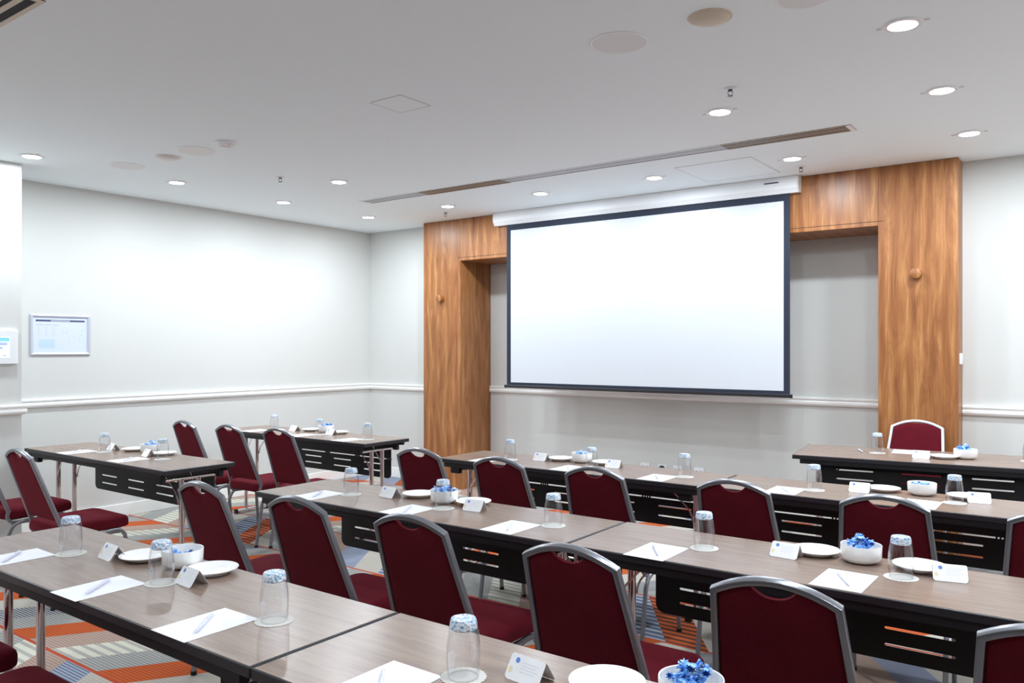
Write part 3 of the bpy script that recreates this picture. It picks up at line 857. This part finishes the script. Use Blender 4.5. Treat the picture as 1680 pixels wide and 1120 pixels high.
PL = [('A1', -2.570, 1.425, 'left'), ('A1', -2.245, 1.462, 'right'), ('A2', -.830, 1.452, 'only'), ('C1', -2.613, 2.795, 'left'), ('C1', -2.285, 2.800, 'right'),
 ('C2', -.800, 2.820, 'left'), ('C2', -.478, 2.815, 'right'), ('D1', -2.740, 4.215, 'left'), ('D1', -2.435, 4.235, 'right'), ('D2', -.884, 4.255, 'left'), ('D2', -.530, 4.265, 'right'),
 ('B', -5.335, 2.88, 'left'), ('B', -4.97, 2.885, 'right'), ('E', -5.40, 4.455, 'left'), ('E', -5.05, 4.450, 'right'), ('H', -.835, 5.733, 'only')]
for k, x, y, w in PL:
    x, y, zz = on(k, x, y)
    mk_pl((x, y, zz + .0002), 0, f'{w} round white side plate on {WORDS[k]}', 'white side plates')
CD = [('A1', -2.675, 1.370, 'left', -4), ('A1', -2.195, 1.362, 'right', -4), ('A2', -.985, 1.395, 'only', -6), ('C1', -2.722, 2.712, 'left', -3), ('C1', -2.200, 2.705, 'right', 6),
 ('C2', -.870, 2.730, 'left', -5), ('C2', -.385, 2.752, 'right', 14), ('D1', -2.838, 4.145, 'left', 0), ('D1', -2.326, 4.15, 'right', 4), ('D2', -.970, 4.165, 'left', 2), ('D2', -.470, 4.20, 'right', 12),
 ('B', -5.487, 2.815, 'left', -8), ('B', -4.99, 2.79, 'right', -8), ('E', -5.512, 4.37, 'left', -5), ('E', -5.040, 4.36, 'right', 0), ('H', -.952, 5.665, 'only', 4)]
for k, x, y, w, r in CD:
    x, y, zz = on(k, x, y)
    mk_cd((x, y, zz + .0003), D(r), f'{w} folded white tent card with a blue dot on {WORDS[k]}', 'white tent cards')
BO = [('A1', -2.388, 1.450, 7, 0), ('A2', -.655, 1.475, 16, 2), ('C1', -2.420, 2.755, 10, 2), ('C2', -.650, 2.805, 16, 2), ('D1', -2.592, 4.225, 8, 1), ('D2', -.712, 4.255, 4, 1),
      ('E', -5.225, 4.465, 9, 2), ('B', -5.155, 2.895, 8, 1), ('H', -.722, 5.800, 12, 2)]
FILL = {0: 'low', 1: 'level', 2: 'heaped'}
rnd = random.Random(11)
for k, x, y, n, f in BO:
    x, y, zz = on(k, x, y)
    mk_bo((x, y, zz), 0, f'round white bowl of blue-wrapped sweets on {WORDS[k]}', 'bowls of wrapped sweets')
    base_n = min(n, 7) if f else n
    for i in range(n):
        if i < base_n:
            a = 2 * PI * i / base_n + rnd.uniform(-.3, .3); r = rnd.uniform(.022, .036) if i else 0; z = (.022, .036, .044)[f] + rnd.uniform(0, .006)
        elif i < 11:
            a = rnd.uniform(0, 2 * PI); r = rnd.uniform(.012, .030); z = .057 + rnd.uniform(0, .004)
        else:
            a = rnd.uniform(0, 2 * PI); r = rnd.uniform(0, .012); z = .066
        o = mk_ca((x + r * math.cos(a), y + r * math.sin(a), zz + z), 0, f'blue foil-wrapped sweet in the bowl on {WORDS[k]}', f'wrapped sweets in the bowl on {WORDS[k]}')
        o.rotation_euler = (rnd.uniform(-.5, .5), rnd.uniform(-.6, .6), rnd.uniform(0, 6.28))

# ------------------------------------------------------------------ camera and view
cam = bpy.data.cameras.new('camera'); co = bpy.data.objects.new('camera', cam); COL.objects.link(co)
cam.sensor_width = 36; cam.lens = 1321 / 1680 * 36; cam.shift_y = 10 / 1680; cam.clip_start = .05
co.location = (0, 0, H); co.rotation_euler = (PI / 2, 0, math.atan((1817 - 840) / 1321))
SC.camera = co
w = bpy.data.worlds.new('world'); SC.world = w; w.use_nodes = True
w.node_tree.nodes['Background'].inputs[0].default_value = (.8, .85, .9, 1); w.node_tree.nodes['Background'].inputs[1].default_value = .2
vs = SC.view_settings; vs.view_transform = 'Standard'; vs.look = 'None'; vs.gamma = 1; vs.use_curve_mapping = False; vs.exposure = .23
try:
    SC.cycles.max_bounces = 10; SC.cycles.diffuse_bounces = 6; SC.cycles.transparent_max_bounces = 16; SC.cycles.caustics_reflective = False; SC.cycles.caustics_refractive = False
    SC.cycles.sample_clamp_indirect = 6
except Exception: pass
